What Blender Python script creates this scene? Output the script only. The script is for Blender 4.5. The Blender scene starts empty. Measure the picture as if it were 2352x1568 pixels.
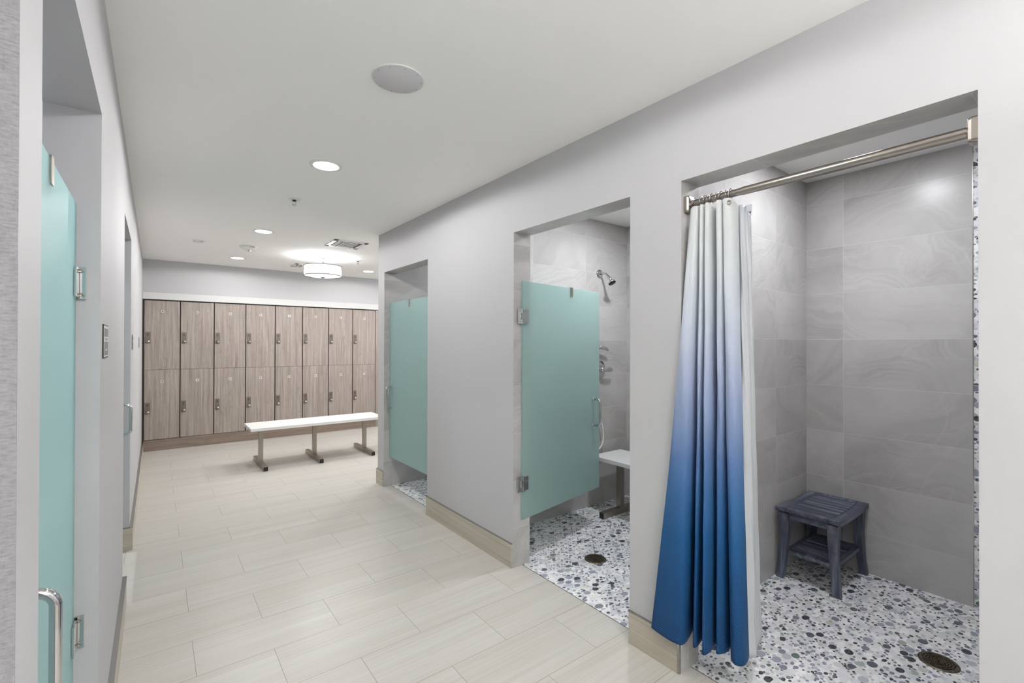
import bpy, math, random
from mathutils import Vector, Matrix
random.seed(7)
S = bpy.context.scene
COL = S.collection

# ------------------------------------------------------------------ camera
yaw, pit, rol = math.radians(37.4338), math.radians(0.2869), math.radians(0.136)
F = Vector((math.sin(yaw)*math.cos(pit), math.cos(yaw)*math.cos(pit), math.sin(pit)))
U0 = Vector((-math.sin(yaw)*math.sin(pit), -math.cos(yaw)*math.sin(pit), math.cos(pit)))
R0 = Vector((math.cos(yaw), -math.sin(yaw), 0))
Rr = R0*math.cos(rol) + U0*math.sin(rol)
Ur = -R0*math.sin(rol) + U0*math.cos(rol)
cd = bpy.data.cameras.new('camera'); cam = bpy.data.objects.new('camera', cd); COL.objects.link(cam)
M = Matrix((Rr, Ur, -F)).transposed().to_4x4(); M.translation = Vector((0, 0, 1.45))
cam.matrix_world = M
cd.sensor_fit = 'HORIZONTAL'; cd.sensor_width = 36; cd.lens = 1070.42/2352*36
cd.clip_start = 0.03; cd.clip_end = 60
S.camera = cam

# ------------------------------------------------------------------ world, exposure, light levels
w = bpy.data.worlds.new('world'); S.world = w; w.use_nodes = True
w.node_tree.nodes['Background'].inputs[0].default_value = (0.8, 0.85, 0.9, 1)
w.node_tree.nodes['Background'].inputs[1].default_value = 0.3
S.view_settings.view_transform = 'Standard'; S.view_settings.look = 'None'
S.view_settings.gamma = 1; S.view_settings.use_curve_mapping = False
S.view_settings.exposure = 1.10
CAN_W, SHOWER_W, PENDANT_W = 28.5, 8.4, 13.0
LIGHT_COL = (1.0, 0.99, 0.985)
SHOWER_COL = (.96, .975, 1.03)

# ------------------------------------------------------------------ measured layout (metres)
XR, XL, ZC, ZO = 1.8446, -0.1376, 2.5746, 2.1724
YK, YB = 7.8974, 7.915           # locker fronts, bulkhead above them
XR2, XL2 = 1.984, -0.271         # inner faces of the shower walls
XS = 3.60                        # back wall of the showers
YC = 4.7029                      # end of the corridor wall
OA, OB, OC = (3.595, 4.544), (1.4597, 2.3935), (0.244, 1.1803)
LA, LB = (0.990, 1.957), (3.36, 4.24)
YEND, XEND = -2.4, 5.2           # unseen ends of the rooms

# ------------------------------------------------------------------ material helpers
def srgb(r, g, b):
    f = lambda c: (c/255/12.92) if c/255 <= 0.04045 else ((c/255+0.055)/1.055)**2.4
    return (f(r), f(g), f(b), 1)
class NT:
    def __init__(s, name):
        s.m = bpy.data.materials.new(name); s.m.use_nodes = True
        s.t = s.m.node_tree; s.b = s.t.nodes['Principled BSDF']; s.o = s.t.nodes['Material Output']
    def n(s, typ, **k):
        x = s.t.nodes.new(typ)
        for a, v in k.items():
            if a.startswith('i_'):
                key = a[2:]; key = int(key) if key.isdigit() else key.replace('_', ' ')
                x.inputs[key].default_value = v
            else: setattr(x, a, v)
        return x
    def l(s, a, b): s.t.links.new(a, b)
    def math(s, op, a, b=None, c=None):
        x = s.n('ShaderNodeMath', operation=op)
        for i, v in enumerate((a, b, c)):
            if v is None: continue
            if isinstance(v, (int, float)): x.inputs[i].default_value = v
            else: s.l(v, x.inputs[i])
        return x.outputs[0]
    def mix(s, f, a, b, mode='MIX'):
        x = s.n('ShaderNodeMix', data_type='RGBA', blend_type=mode)
        for i, v in ((0, f), (6, a), (7, b)):
            if isinstance(v, (int, float, tuple)): x.inputs[i].default_value = v
            else: s.l(v, x.inputs[i])
        return x.outputs[2]
    def obj(s): return s.n('ShaderNodeTexCoord').outputs['Object']
    def sep(s, v): x = s.n('ShaderNodeSeparateXYZ'); s.l(v, x.inputs[0]); return x.outputs
    def comb(s, a, b, c=0.0):
        x = s.n('ShaderNodeCombineXYZ')
        for i, v in enumerate((a, b, c)):
            if isinstance(v, (int, float)): x.inputs[i].default_value = v
            else: s.l(v, x.inputs[i])
        return x.outputs[0]
    def noise(s, v, scale, detail=3, rough=.5, dist=0.):
        x = s.n('ShaderNodeTexNoise', i_Scale=scale, i_Detail=detail, i_Roughness=rough, i_Distortion=dist)
        s.l(v, x.inputs['Vector']); return x.outputs
    def ramp(s, f, stops, interp='LINEAR'):
        x = s.n('ShaderNodeValToRGB'); x.color_ramp.interpolation = interp
        e = x.color_ramp.elements
        while len(e) > 1: e.remove(e[-1])
        e[0].position, e[0].color = stops[0]
        for p, c in stops[1:]:
            q = e.new(p); q.color = c
        s.l(f, x.inputs[0]); return x.outputs[0]
    def bump(s, h, strength=.2, dist=.002):
        x = s.n('ShaderNodeBump', i_Strength=strength, i_Distance=dist)
        s.l(h, x.inputs['Height']); s.l(x.outputs[0], s.b.inputs['Normal'])
def plain(name, col, rough=.5, metal=0., spec=.5, bump=None):
    k = NT(name); k.b.inputs['Base Color'].default_value = col
    k.b.inputs['Roughness'].default_value = rough; k.b.inputs['Metallic'].default_value = metal
    k.b.inputs['Specular IOR Level'].default_value = spec
    if bump: k.bump(k.noise(k.obj(), bump[0], 4)[0], bump[1], bump[2])
    return k.m
G = lambda v: (v, v, v, 1)
m_wall = plain('wall_paint', (.50, .495, .506, 1), .62, bump=(260, .12, .001))
m_ceil = plain('ceiling_paint', (.91, .905, .885, 1), .85, bump=(200, .1, .001))
m_chrome = plain('chrome', G(.60), .07, 1.)
m_nickel = plain('brushed_nickel', (.40, .36, .325, 1), .28, 1.)
m_steel = plain('brushed_steel', (.37, .335, .29, 1), .33, 1.)
m_lockmetal = plain('lock_metal', (.17, .145, .12, 1), .45, .5)
m_black = plain('black_plastic', G(.012), .4)
m_dark = plain('locker_carcass', (.028, .020, .017, 1), .6)
m_white = plain('white_plastic', (.78, .78, .77, 1), .35)
m_grille = plain('speaker_cover', (.62, .61, .63, 1), .5)
m_solid = plain('white_solid_surface', (.80, .80, .79, 1), .28)
m_signgrey = plain('sign_grey', (.22, .21, .215, 1), .5)
m_signlight = plain('sign_light', (.70, .70, .70, 1), .4)
m_red = plain('red_lettering', (.28, .015, .01, 1), .5)
m_navy = plain('navy_print', (.03, .035, .12, 1), .5)
m_duct = plain('duct_inside', G(.035), .7)
m_blackrub = plain('showerhead_face', G(.01), .3)
m_trimmetal = plain('edge_trim_metal', (.42, .41, .39, 1), .25, 1.)
m_hose = plain('white_hose', (.75, .75, .73, 1), .4)

def emis(name, col, strength):
    k = NT(name); e = k.n('ShaderNodeEmission', i_Color=col, i_Strength=strength)
    k.l(e.outputs[0], k.o.inputs[0]); return k.m
m_lens = emis('lamp_lens', (1, .99, .97, 1), 6.0)
m_shade = emis('lamp_shade_glow', (1, .985, .965, 1), .85)
m_diff = emis('lamp_diffuser_glow', (1, .99, .97, 1), .78)

# floor tile: 24 x 12 inch porcelain, half bond, with fine linear grain along x
def m_floor_tile():
    k = NT('floor_tile'); p = k.obj(); x, y, z = k.sep(p)
    v = k.comb(k.math('SUBTRACT', x, .150), k.math('SUBTRACT', y, 2.4468-.307))
    br = k.n('ShaderNodeTexBrick', offset=.5, offset_frequency=2, squash_frequency=1, squash=1.0)
    for a, b in (('Color1', G(0)), ('Color2', G(1)), ('Mortar', G(.5)), ('Scale', 1), ('Mortar Size', .0011),
                 ('Mortar Smooth', .1), ('Brick Width', .6118), ('Row Height', .307)):
        br.inputs[a].default_value = b
    k.l(v, br.inputs['Vector'])
    rnd = br.outputs['Color']; rv = k.math('MULTIPLY', rnd, 13.7)
    gx = k.comb(k.math('ADD', k.math('MULTIPLY', x, 1.2), rv), k.math('ADD', k.math('MULTIPLY', y, 75), rv), rv)
    n1 = k.noise(gx, 1.0, 4, .62)[0]
    gy = k.comb(k.math('ADD', k.math('MULTIPLY', x, .5), rv), k.math('MULTIPLY', y, 9), rv)
    n2 = k.noise(gy, 1.0, 3, .5)[0]
    a = k.ramp(n1, [(.30, srgb(178, 176, 169)), (.50, srgb(193, 191, 185)), (.72, srgb(202, 200, 194))])
    b = k.ramp(n2, [(.35, srgb(186, 180, 169)), (.65, srgb(199, 197, 191))])
    c = k.mix(.45, a, b)
    c = k.mix(k.math('MULTIPLY', rnd, .12), c, srgb(186, 183, 174))
    c = k.mix(br.outputs['Fac'], c, srgb(126, 124, 118))
    k.l(c, k.b.inputs['Base Color']); k.b.inputs['Roughness'].default_value = .34
    k.b.inputs['Specular IOR Level'].default_value = .35
    k.bump(k.math('SUBTRACT', 1, br.outputs['Fac']), .3, .001)
    return k.m
m_floor = m_floor_tile()

# large grey veined wall tile, stack bond; xo / yo = where the vertical joints sit
def m_stone(name, xo, yo):
    k = NT(name); p = k.obj(); x, y, z = k.sep(p)
    ge = k.n('ShaderNodeNewGeometry'); nx, ny, nz = k.sep(ge.outputs['True Normal'])
    fx = k.math('GREATER_THAN', k.math('ABSOLUTE', nx), .5)
    fz = k.math('GREATER_THAN', k.math('ABSOLUTE', nz), .5)
    # u: y on x-faces, x on y-faces, y on soffits ; v: z or x
    def sel(f, a, b):
        m = k.n('ShaderNodeMix', data_type='FLOAT')
        for i, q in ((0, f), (2, a), (3, b)):
            if isinstance(q, (int, float)): m.inputs[i].default_value = q
            else: k.l(q, m.inputs[i])
        return m.outputs[0]
    u = sel(fx, k.math('SUBTRACT', x, xo), k.math('SUBTRACT', y, yo))
    u = sel(fz, u, k.math('SUBTRACT', y, .87))
    v = sel(fz, k.math('SUBTRACT', z, .252-.308), k.math('SUBTRACT', x, 1.80))
    uv = k.comb(k.math('ADD', u, 6.11), k.math('ADD', v, 0.0))
    br = k.n('ShaderNodeTexBrick', offset=0., offset_frequency=1, squash_frequency=1, squash=1.0)
    for a, b in (('Color1', G(0)), ('Color2', G(1)), ('Mortar', G(.5)), ('Scale', 1), ('Mortar Size', .0013),
                 ('Mortar Smooth', .1), ('Brick Width', .611), ('Row Height', .308)):
        br.inputs[a].default_value = b
    k.l(uv, br.inputs['Vector'])
    rnd = br.outputs['Color']
    wn = k.n('ShaderNodeTexWhiteNoise', noise_dimensions='1D'); k.l(k.math('MULTIPLY', rnd, 91.7), wn.inputs['W'])
    r2 = wn.outputs['Value']; ang = k.math('MULTIPLY', k.math('SUBTRACT', r2, .5), 1.3)
    sh = k.math('MULTIPLY', r2, 37.0)
    vr = k.n('ShaderNodeVectorRotate', rotation_type='Z_AXIS'); k.l(uv, vr.inputs['Vector']); k.l(ang, vr.inputs['Angle'])
    a, b, _ = k.sep(vr.outputs[0])
    base = k.comb(k.math('ADD', a, sh), k.math('ADD', b, sh), sh)
    big = k.noise(base, 1.7, 3, .5, .6)[0]
    warp = k.noise(base, 1.1, 2, .45, .3)[0]; warp2 = k.noise(base, 6.0, 2, .5)[0]
    ph = k.math('ADD', k.math('ADD', k.math('MULTIPLY', b, 9.0), k.math('MULTIPLY', warp, 12.0)), k.math('MULTIPLY', warp2, 1.6))
    fine = k.noise(k.comb(k.math('MULTIPLY', a, .25), ph, sh), 3.2, 4, .7)[0]
    band = k.math('MULTIPLY', k.math('SUBTRACT', fine, .5), 3.2)
    soft = k.noise(k.comb(k.math('MULTIPLY', a, .3), k.math('MULTIPLY', ph, .35), sh), 1.6, 2, .5)[0]
    zone = k.ramp(k.noise(base, 1.9, 2, .5, .4)[0], [(.44, G(.15)), (.60, G(1))])
    col = k.ramp(big, [(.30, srgb(172, 170, 167)), (.5, srgb(186, 184, 182)), (.70, srgb(202, 200, 198))])
    col = k.mix(k.math('MULTIPLY', k.ramp(soft, [(.42, G(0)), (.62, G(1))]), .42), col, srgb(206, 204, 203))
    lt = k.math('MULTIPLY', k.math('MAXIMUM', band, 0.0), zone); dk = k.math('MULTIPLY', k.math('MAXIMUM', k.math('MULTIPLY', band, -1.), 0.0), zone)
    col = k.mix(k.math('MINIMUM', k.math('MULTIPLY', lt, .42), .5), col, srgb(218, 216, 214))
    col = k.mix(k.math('MINIMUM', k.math('MULTIPLY', dk, .40), .5), col, srgb(150, 146, 142))
    vn = k.noise(base, 1.3, 3, .5, .5)[0]
    vein = k.ramp(k.math('ABSOLUTE', k.math('SUBTRACT', vn, .5)), [(0., G(1)), (.006, G(0))])
    col = k.mix(k.math('MULTIPLY', vein, .18), col, srgb(218, 216, 213))
    col = k.mix(k.math('MULTIPLY', r2, .22), col, srgb(160, 157, 153))
    col = k.mix(br.outputs['Fac'], col, srgb(206, 204, 200))
    k.l(col, k.b.inputs['Base Color']); k.b.inputs['Roughness'].default_value = .26
    k.b.inputs['Specular IOR Level'].default_value = .22
    k.bump(k.math('SUBTRACT', 1, br.outputs['Fac']), .25, .001)
    return k.m
m_stoneC = m_stone('stone_tile_near', 3.126, .500)
m_stoneB = m_stone('stone_tile_middle', 3.034, .500)
m_stoneA = m_stone('stone_tile_far', 2.95, .500)

def m_pebbles(name, swiz):
    k = NT(name); p = k.obj(); x, y, z = k.sep(p)
    v = {'xy': k.comb(x, y), 'yz': k.comb(y, z)}[swiz]
    nz = k.noise(v, 9.0, 2)[1]
    o = k.n('ShaderNodeVectorMath', operation='MULTIPLY_ADD'); k.l(nz, o.inputs[0])
    o.inputs[1].default_value = (.012, .012, 0); k.l(v, o.inputs[2]); v = o.outputs[0]
    # slight stretch so the stones read as ovals
    mp = k.n('ShaderNodeMapping'); mp.inputs['Scale'].default_value = (1.0, 1.32, 1.0)
    mp.inputs['Rotation'].default_value = (0, 0, .6); k.l(v, mp.inputs[0]); v = mp.outputs[0]
    stones = [(0., srgb(38, 40, 50)), (.16, srgb(82, 84, 98)), (.32, srgb(124, 126, 142)), (.46, srgb(152, 154, 170)),
              (.62, srgb(160, 174, 166)), (.69, srgb(90, 108, 96)), (.73, srgb(188, 190, 198)), (.86, srgb(216, 217, 218)), (.94, srgb(198, 204, 192))]
    def layer(scale, r0, r1, present, off, rnd=.75):
        mp = k.n('ShaderNodeMapping'); mp.inputs['Location'].default_value = off; k.l(v, mp.inputs[0])
        vo = k.n('ShaderNodeTexVoronoi', voronoi_dimensions='2D', feature='F1'); vo.inputs['Scale'].default_value = scale
        vo.inputs['Randomness'].default_value = rnd; k.l(mp.outputs[0], vo.inputs['Vector'])
        cr, cg, cb = k.sep(vo.outputs['Color'])
        rad = k.math('ADD', k.math('MULTIPLY', cb, r1-r0), r0)
        on = k.math('LESS_THAN', cr, present)
        ins = k.math('SUBTRACT', rad, vo.outputs['Distance'])
        mask = k.math('MULTIPLY', k.math('GREATER_THAN', ins, 0.0), on)
        edge = k.math('MULTIPLY', k.math('GREATER_THAN', ins, -.05), on)
        dome = k.math('MULTIPLY', k.math('MINIMUM', k.math('MAXIMUM', k.math('MULTIPLY', ins, 8), 0.), 1.), on)
        return mask, edge, cg, dome
    # pale interlocking stones as ground
    v1 = k.n('ShaderNodeTexVoronoi', voronoi_dimensions='2D', feature='F1'); v1.inputs['Scale'].default_value = 27; k.l(v, v1.inputs['Vector'])
    v2 = k.n('ShaderNodeTexVoronoi', voronoi_dimensions='2D', feature='DISTANCE_TO_EDGE'); v2.inputs['Scale'].default_value = 27; k.l(v, v2.inputs['Vector'])
    c1 = k.sep(v1.outputs['Color'])[0]
    col = k.ramp(c1, [(0, srgb(230, 230, 233)), (.25, srgb(241, 241, 243)), (.45, srgb(222, 225, 223)), (.6, srgb(247, 247, 247)), (.8, srgb(214, 216, 222)), (.92, srgb(236, 237, 234))], 'CONSTANT')
    gr = srgb(228, 228, 228)
    ge = k.ramp(v2.outputs[0], [(.03, G(1)), (.06, G(0))])
    col = k.mix(k.math('MULTIPLY', ge, .45), col, srgb(214, 214, 214))
    h = k.ramp(v2.outputs[0], [(.02, G(.5)), (.15, G(1))])
    mott = k.noise(v, 140, 4, .6)[0]
    for args in ((50, .30, .42, .36, (.31, .77, 0)), (31, .30, .42, .31, (3.1, 1.7, 0)), (17.5, .34, .46, .26, (7.3, 5.1, 0))):
        mask, edge, cg, dome = layer(*args)
        sc = k.ramp(cg, stones, 'CONSTANT')
        sc = k.mix(k.math('MULTIPLY', k.ramp(mott, [(.45, G(0)), (.7, G(1))]), .35), sc, srgb(205, 208, 216))
        col = k.mix(edge, col, gr); col = k.mix(mask, col, sc)
        mh = k.n('ShaderNodeMix', data_type='FLOAT'); k.l(edge, mh.inputs[0]); k.l(h, mh.inputs[2]); k.l(dome, mh.inputs[3]); h = mh.outputs[0]
    k.l(col, k.b.inputs['Base Color']); k.b.inputs['Roughness'].default_value = .35
    k.b.inputs['Specular IOR Level'].default_value = .4
    k.bump(h, .35, .0015)
    return k.m
m_pebF = m_pebbles('pebble_mosaic_floor', 'xy')
m_pebW = m_pebbles('pebble_mosaic_wall', 'yz')

def m_wood(name, cols, vertical=True, along_y=False):
    k = NT(name); p = k.obj(); x, y, z = k.sep(p)
    oi = k.n('ShaderNodeObjectInfo'); r = k.math('MULTIPLY', oi.outputs['Random'], 50)
    a, b = (x, z) if vertical else (z, x)
    if along_y: a, b, y = x, y, z
    v = k.comb(k.math('ADD', k.math('MULTIPLY', a, 42), r), k.math('ADD', k.math('MULTIPLY', b, 1.3), r), k.math('ADD', k.math('MULTIPLY', y, 26), r))
    n1 = k.noise(v, 1.0, 5, .6, .5)[0]
    v2 = k.comb(k.math('ADD', k.math('MULTIPLY', a, 170), r), k.math('ADD', k.math('MULTIPLY', b, 2.5), r), k.math('MULTIPLY', y, 120))
    n2 = k.noise(v2, 1.0, 3, .6)[0]
    v3 = k.comb(k.math('ADD', k.math('MULTIPLY', a, 7), r), k.math('ADD', k.math('MULTIPLY', b, 1.0), r), 0)
    n3 = k.noise(v3, 1.0, 2, .5, 1.0)[0]
    ring = k.math('SINE', k.math('MULTIPLY', n3, 70))
    c = k.ramp(n1, [(.26, cols[0]), (.48, cols[1]), (.70, cols[2])])
    c = k.mix(k.math('MULTIPLY', k.ramp(n2, [(.48, G(0)), (.66, G(1))]), .40), c, cols[0])
    c = k.mix(k.ramp(ring, [(.5, G(0)), (1., G(.30))]), c, cols[0])
    k.l(c, k.b.inputs['Base Color']); k.b.inputs['Roughness'].default_value = .45
    k.bump(n2, .15, .0006)
    return k.m
m_wood1 = m_wood('locker_laminate', (srgb(127, 115, 107), srgb(154, 143, 135), srgb(172, 162, 155)))
m_wood2 = m_wood('plinth_laminate', (srgb(108, 94, 82), srgb(132, 117, 104), srgb(148, 133, 120)), False)
m_stoolw = m_wood('weathered_teak', (srgb(58, 61, 76), srgb(84, 89, 107), srgb(140, 145, 160)), False)
m_stooly = m_wood('weathered_teak_slat', (srgb(52, 55, 70), srgb(82, 87, 105), srgb(150, 155, 168)), True, True)
m_stoolv = m_wood('weathered_teak_upright', (srgb(58, 61, 76), srgb(82, 87, 105), srgb(140, 145, 160)), True)

def m_baseboard_tile():
    k = NT('baseboard_tile'); p = k.obj(); x, y, z = k.sep(p)
    v = k.comb(k.math('MULTIPLY', x, 1.5), k.math('MULTIPLY', y, 1.5), k.math('MULTIPLY', z, 85))
    n1 = k.noise(v, 1.0, 4, .6)[0]
    c = k.ramp(n1, [(.3, srgb(168, 160, 144)), (.5, srgb(184, 176, 161)), (.7, srgb(194, 188, 175))])
    k.l(c, k.b.inputs['Base Color']); k.b.inputs['Roughness'].default_value = .4
    return k.m
m_base = m_baseboard_tile()

def m_wallcover():
    k = NT('woven_wallcovering'); p = k.obj(); x, y, z = k.sep(p)
    v = k.comb(k.math('MULTIPLY', x, 90), 0.0, k.math('MULTIPLY', z, 330))
    n1 = k.noise(v, 1.0, 4, .65)[0]
    v2 = k.comb(k.math('MULTIPLY', x, 500), 0.0, k.math('MULTIPLY', z, 90)); n2 = k.noise(v2, 1.0, 3, .6)[0]
    c = k.ramp(k.math('ADD', k.math('MULTIPLY', n1, .8), k.math('MULTIPLY', n2, .2)), [(.35, srgb(122, 121, 125)), (.5, srgb(138, 137, 141)), (.66, srgb(152, 151, 155))])
    k.l(c, k.b.inputs['Base Color']); k.b.inputs['Roughness'].default_value = .9
    k.bump(n1, .3, .001); return k.m
m_cover = m_wallcover()

def m_frost():
    k = NT('frosted_glass')
    tint = (.52, .80, .76, 1)
    d = k.n('ShaderNodeBsdfDiffuse', i_Color=(.56, .715, .69, 1))
    t = k.n('ShaderNodeBsdfTranslucent', i_Color=(.70, .89, .87, 1))
    g = k.n('ShaderNodeBsdfRefraction', i_Color=(.76, .92, .90, 1), i_Roughness=.14, i_IOR=1.08)
    gl = k.n('ShaderNodeBsdfGlossy', i_Color=G(1), i_Roughness=.35)
    m1 = k.n('ShaderNodeMixShader'); m1.inputs[0].default_value = .50; k.l(d.outputs[0], m1.inputs[1]); k.l(t.outputs[0], m1.inputs[2])
    m2 = k.n('ShaderNodeMixShader'); m2.inputs[0].default_value = .38; k.l(m1.outputs[0], m2.inputs[1]); k.l(g.outputs[0], m2.inputs[2])
    m3 = k.n('ShaderNodeMixShader'); m3.inputs[0].default_value = .05; k.l(m2.outputs[0], m3.inputs[1]); k.l(gl.outputs[0], m3.inputs[2])
    k.l(m3.outputs[0], k.o.inputs[0]); k.t.nodes.remove(k.b); return k.m
m_glass = m_frost()
m_clear = NT('clear_plastic'); m_clear.b.inputs['Transmission Weight'].default_value = .85; m_clear.b.inputs['Roughness'].default_value = .08
m_clear.b.inputs['Base Color'].default_value = (.92, .94, .95, 1); m_clear = m_clear.m

def m_curtain():
    k = NT('ombre_waffle_fabric'); z = k.sep(k.obj())[2]
    f = k.math('DIVIDE', z, 2.2)
    stops = [(.10, srgb(2, 60, 106)), (.20, srgb(6, 68, 116)), (.29, srgb(18, 78, 128)), (.37, srgb(50, 96, 144)), (.44, srgb(82, 112, 156)),
             (.50, srgb(120, 140, 176)), (.57, srgb(150, 163, 192)), (.66, srgb(182, 190, 209)), (.80, srgb(212, 217, 221)), (.95, srgb(218, 219, 218))]
    st = [(round(.05+(p*2.2)/2.2, 3) - .05, c) for p, c in stops]
    c = k.ramp(f, st)
    uv = k.n('ShaderNodeUVMap').outputs[0]; u, v, _ = k.sep(uv)
    su = k.math('SINE', k.math('MULTIPLY', u, 2*math.pi/.0085)); sv = k.math('SINE', k.math('MULTIPLY', v, 2*math.pi/.0095))
    wf = k.math('MULTIPLY', su, sv)
    c = k.mix(k.ramp(wf, [(.6, G(0)), (.98, G(.17))]), c, (.75, .82, .9, 1))
    k.l(c, k.b.inputs['Base Color']); k.b.inputs['Roughness'].default_value = .65
    k.b.inputs['Specular IOR Level'].default_value = .25
    k.bump(wf, .36, .0013); return k.m
m_curt = m_curtain()
def m_liner_():
    k = NT('white_liner_vinyl'); k.b.inputs['Base Color'].default_value = (.88, .90, .92, 1); k.b.inputs['Roughness'].default_value = .3
    t = k.n('ShaderNodeBsdfTranslucent', i_Color=(.8, .84, .86, 1)); m = k.n('ShaderNodeMixShader'); m.inputs[0].default_value = .35
    k.l(k.b.outputs[0], m.inputs[1]); k.l(t.outputs[0], m.inputs[2]); k.l(m.outputs[0], k.o.inputs[0])
    k.bump(k.noise(k.obj(), 14, 3)[0], .25, .006); return k.m
m_liner = m_liner_()
def m_bronze_():
    k = NT('bronze_drain'); n = k.noise(k.obj(), 60, 4)[0]
    k.l(k.ramp(n, [(.35, (.10, .085, .055, 1)), (.65, (.24, .20, .15, 1))]), k.b.inputs['Base Color'])
    k.b.inputs['Metallic'].default_value = .85; k.b.inputs['Roughness'].default_value = .38; return k.m
m_bronze = m_bronze_()

# ------------------------------------------------------------------ mesh helpers
class MB:
    def __init__(s): s.v = []; s.f = []; s.mi = []; s.sm = []
    def add(s, vs, fs, mi=0, smooth=False):
        o = len(s.v); s.v += [tuple(v) for v in vs]
        for f in fs: s.f.append([i+o for i in f]); s.mi.append(mi); s.sm.append(smooth)
        return s
    def box(s, x0, x1, y0, y1, z0, z1, mi=0, T=None):
        vs = [Vector((x, y, z)) for z in (z0, z1) for y in (y0, y1) for x in (x0, x1)]
        if T is not None: vs = [T @ v for v in vs]
        fs = [(0, 2, 3, 1), (4, 5, 7, 6), (0, 1, 5, 4), (2, 6, 7, 3), (0, 4, 6, 2), (1, 3, 7, 5)]
        if T is not None and T.to_3x3().determinant() < 0: fs = [tuple(reversed(f)) for f in fs]
        return s.add(vs, fs, mi)
    def tube(s, pts, r, n=12, mi=0, cap=True, closed=False):
        pts = [Vector(p) for p in pts]; N = len(pts); rs = r if isinstance(r, (list, tuple)) else [r]*N
        up = Vector((0, 0, 1)); prev = None; rings = []
        for i, p in enumerate(pts):
            if closed: d = pts[(i+1) % N]-pts[i-1]
            else: d = pts[min(i+1, N-1)]-pts[max(i-1, 0)]
            d.normalize()
            if prev is None:
                a = d.cross(up if abs(d.z) < .9 else Vector((1, 0, 0))).normalized()
            else: a = (prev - d*prev.dot(d)).normalized()
            prev = a; b = d.cross(a)
            rings.append([p+(a*math.cos(2*math.pi*j/n)+b*math.sin(2*math.pi*j/n))*rs[i] for j in range(n)])
        vs = [v for R in rings for v in R]; fs = []
        for i in range(N if closed else N-1):
            k = (i+1) % N
            for j in range(n): fs.append((i*n+j, i*n+(j+1) % n, k*n+(j+1) % n, k*n+j))
        s.add(vs, fs, mi, True)
        if cap and not closed:
            s.add(rings[0], [tuple(range(n-1, -1, -1))], mi); s.add(rings[-1], [tuple(range(n))], mi)
        return s
    def lathe(s, prof, c=(0, 0, 0), axis=(0, 0, 1), n=32, mi=0, smooth=True):
        ax = Vector(axis).normalized(); a = ax.cross(Vector((1, 0, 0)) if abs(ax.x) < .9 else Vector((0, 1, 0))).normalized(); b = ax.cross(a); c = Vector(c)
        vs = []; fs = []
        for (r, h) in prof:
            for j in range(n):
                t = 2*math.pi*j/n; vs.append(c+ax*h+(a*math.cos(t)+b*math.sin(t))*max(r, 1e-5))
        for i in range(len(prof)-1):
            for j in range(n): fs.append((i*n+j, i*n+(j+1) % n, (i+1)*n+(j+1) % n, (i+1)*n+j))
        return s.add(vs, fs, mi, smooth)
    def obj(s, name, mats, parent=None, bevel=0, seg=2, rel=None):
        if not isinstance(mats, (list, tuple)): mats = [mats]
        me = bpy.data.meshes.new(name)
        vs = s.v if rel is None else [tuple(Vector(v)-Vector(rel)) for v in s.v]
        me.from_pydata(vs, [], s.f); 
        for m in mats: me.materials.append(m)
        me.polygons.foreach_set('material_index', s.mi); me.polygons.foreach_set('use_smooth', s.sm); me.update()
        o = bpy.data.objects.new(name, me); COL.objects.link(o)
        if rel is not None: o.location = rel
        if parent:
            o.parent = parent
            if parent.get('_w'): pass
        if bevel:
            b = o.modifiers.new('bevel', 'BEVEL'); b.width = bevel; b.segments = seg; b.limit_method = 'ANGLE'
        return o
def empty(name, loc, label=None, cat=None, group=None, rz=0):
    o = bpy.data.objects.new(name, None); COL.objects.link(o); o.location = loc; o.rotation_euler = (0, 0, rz); o.empty_display_size = .05
    tag(o, label, cat, group); return o
def tag(o, label=None, cat=None, group=None, kind=None):
    if label: o['label'] = label
    if cat: o['category'] = cat
    if group: o['group'] = group
    if kind: o['kind'] = kind
    return o
def structure(name, mb, mats, label=None, bevel=0, cat=None):
    o = mb.obj(name, mats, bevel=bevel); o['kind'] = 'structure'
    return tag(o, label, cat)
def copy_tree(o, parent=None):
    c = o.copy(); COL.objects.link(c); c.parent = parent
    for ch in list(o.children): copy_tree(ch, c)
    return c

# ------------------------------------------------------------------ floors and ceiling
XT = 1.921                        # line where the porcelain stops and pebbles start
mb = MB(); mb.box(XL, XT, YEND, YC, -.1, 0); mb.box(XL, XEND, YC, 8.4, -.1, 0)
mb.box(-2.6, XL, YEND, .842, -.1, 0)
mb.box(-2.0, XL, .86, 7.0, -.1, 0)
structure('floor', mb, m_floor, 'cream linear-grain porcelain tile floor in half bond', cat='floor')
for nm, (a, b) in (('near', (-.55, 1.33)), ('middle', (1.40, 2.89)), ('far', (3.0, 4.544))):
    mb = MB(); mb.box(XT, XS, a, b, -.1, 0)
    structure('floor_shower_'+nm, mb, m_pebF, 'mosaic pebble floor of the %s shower stall' % nm, cat='floor')
mb = MB(); mb.box(-2.6, XEND, YEND, 8.4, ZC, ZC+.1)
structure('ceiling', mb, m_ceil, 'plain off-white painted ceiling', cat='ceiling')

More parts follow.
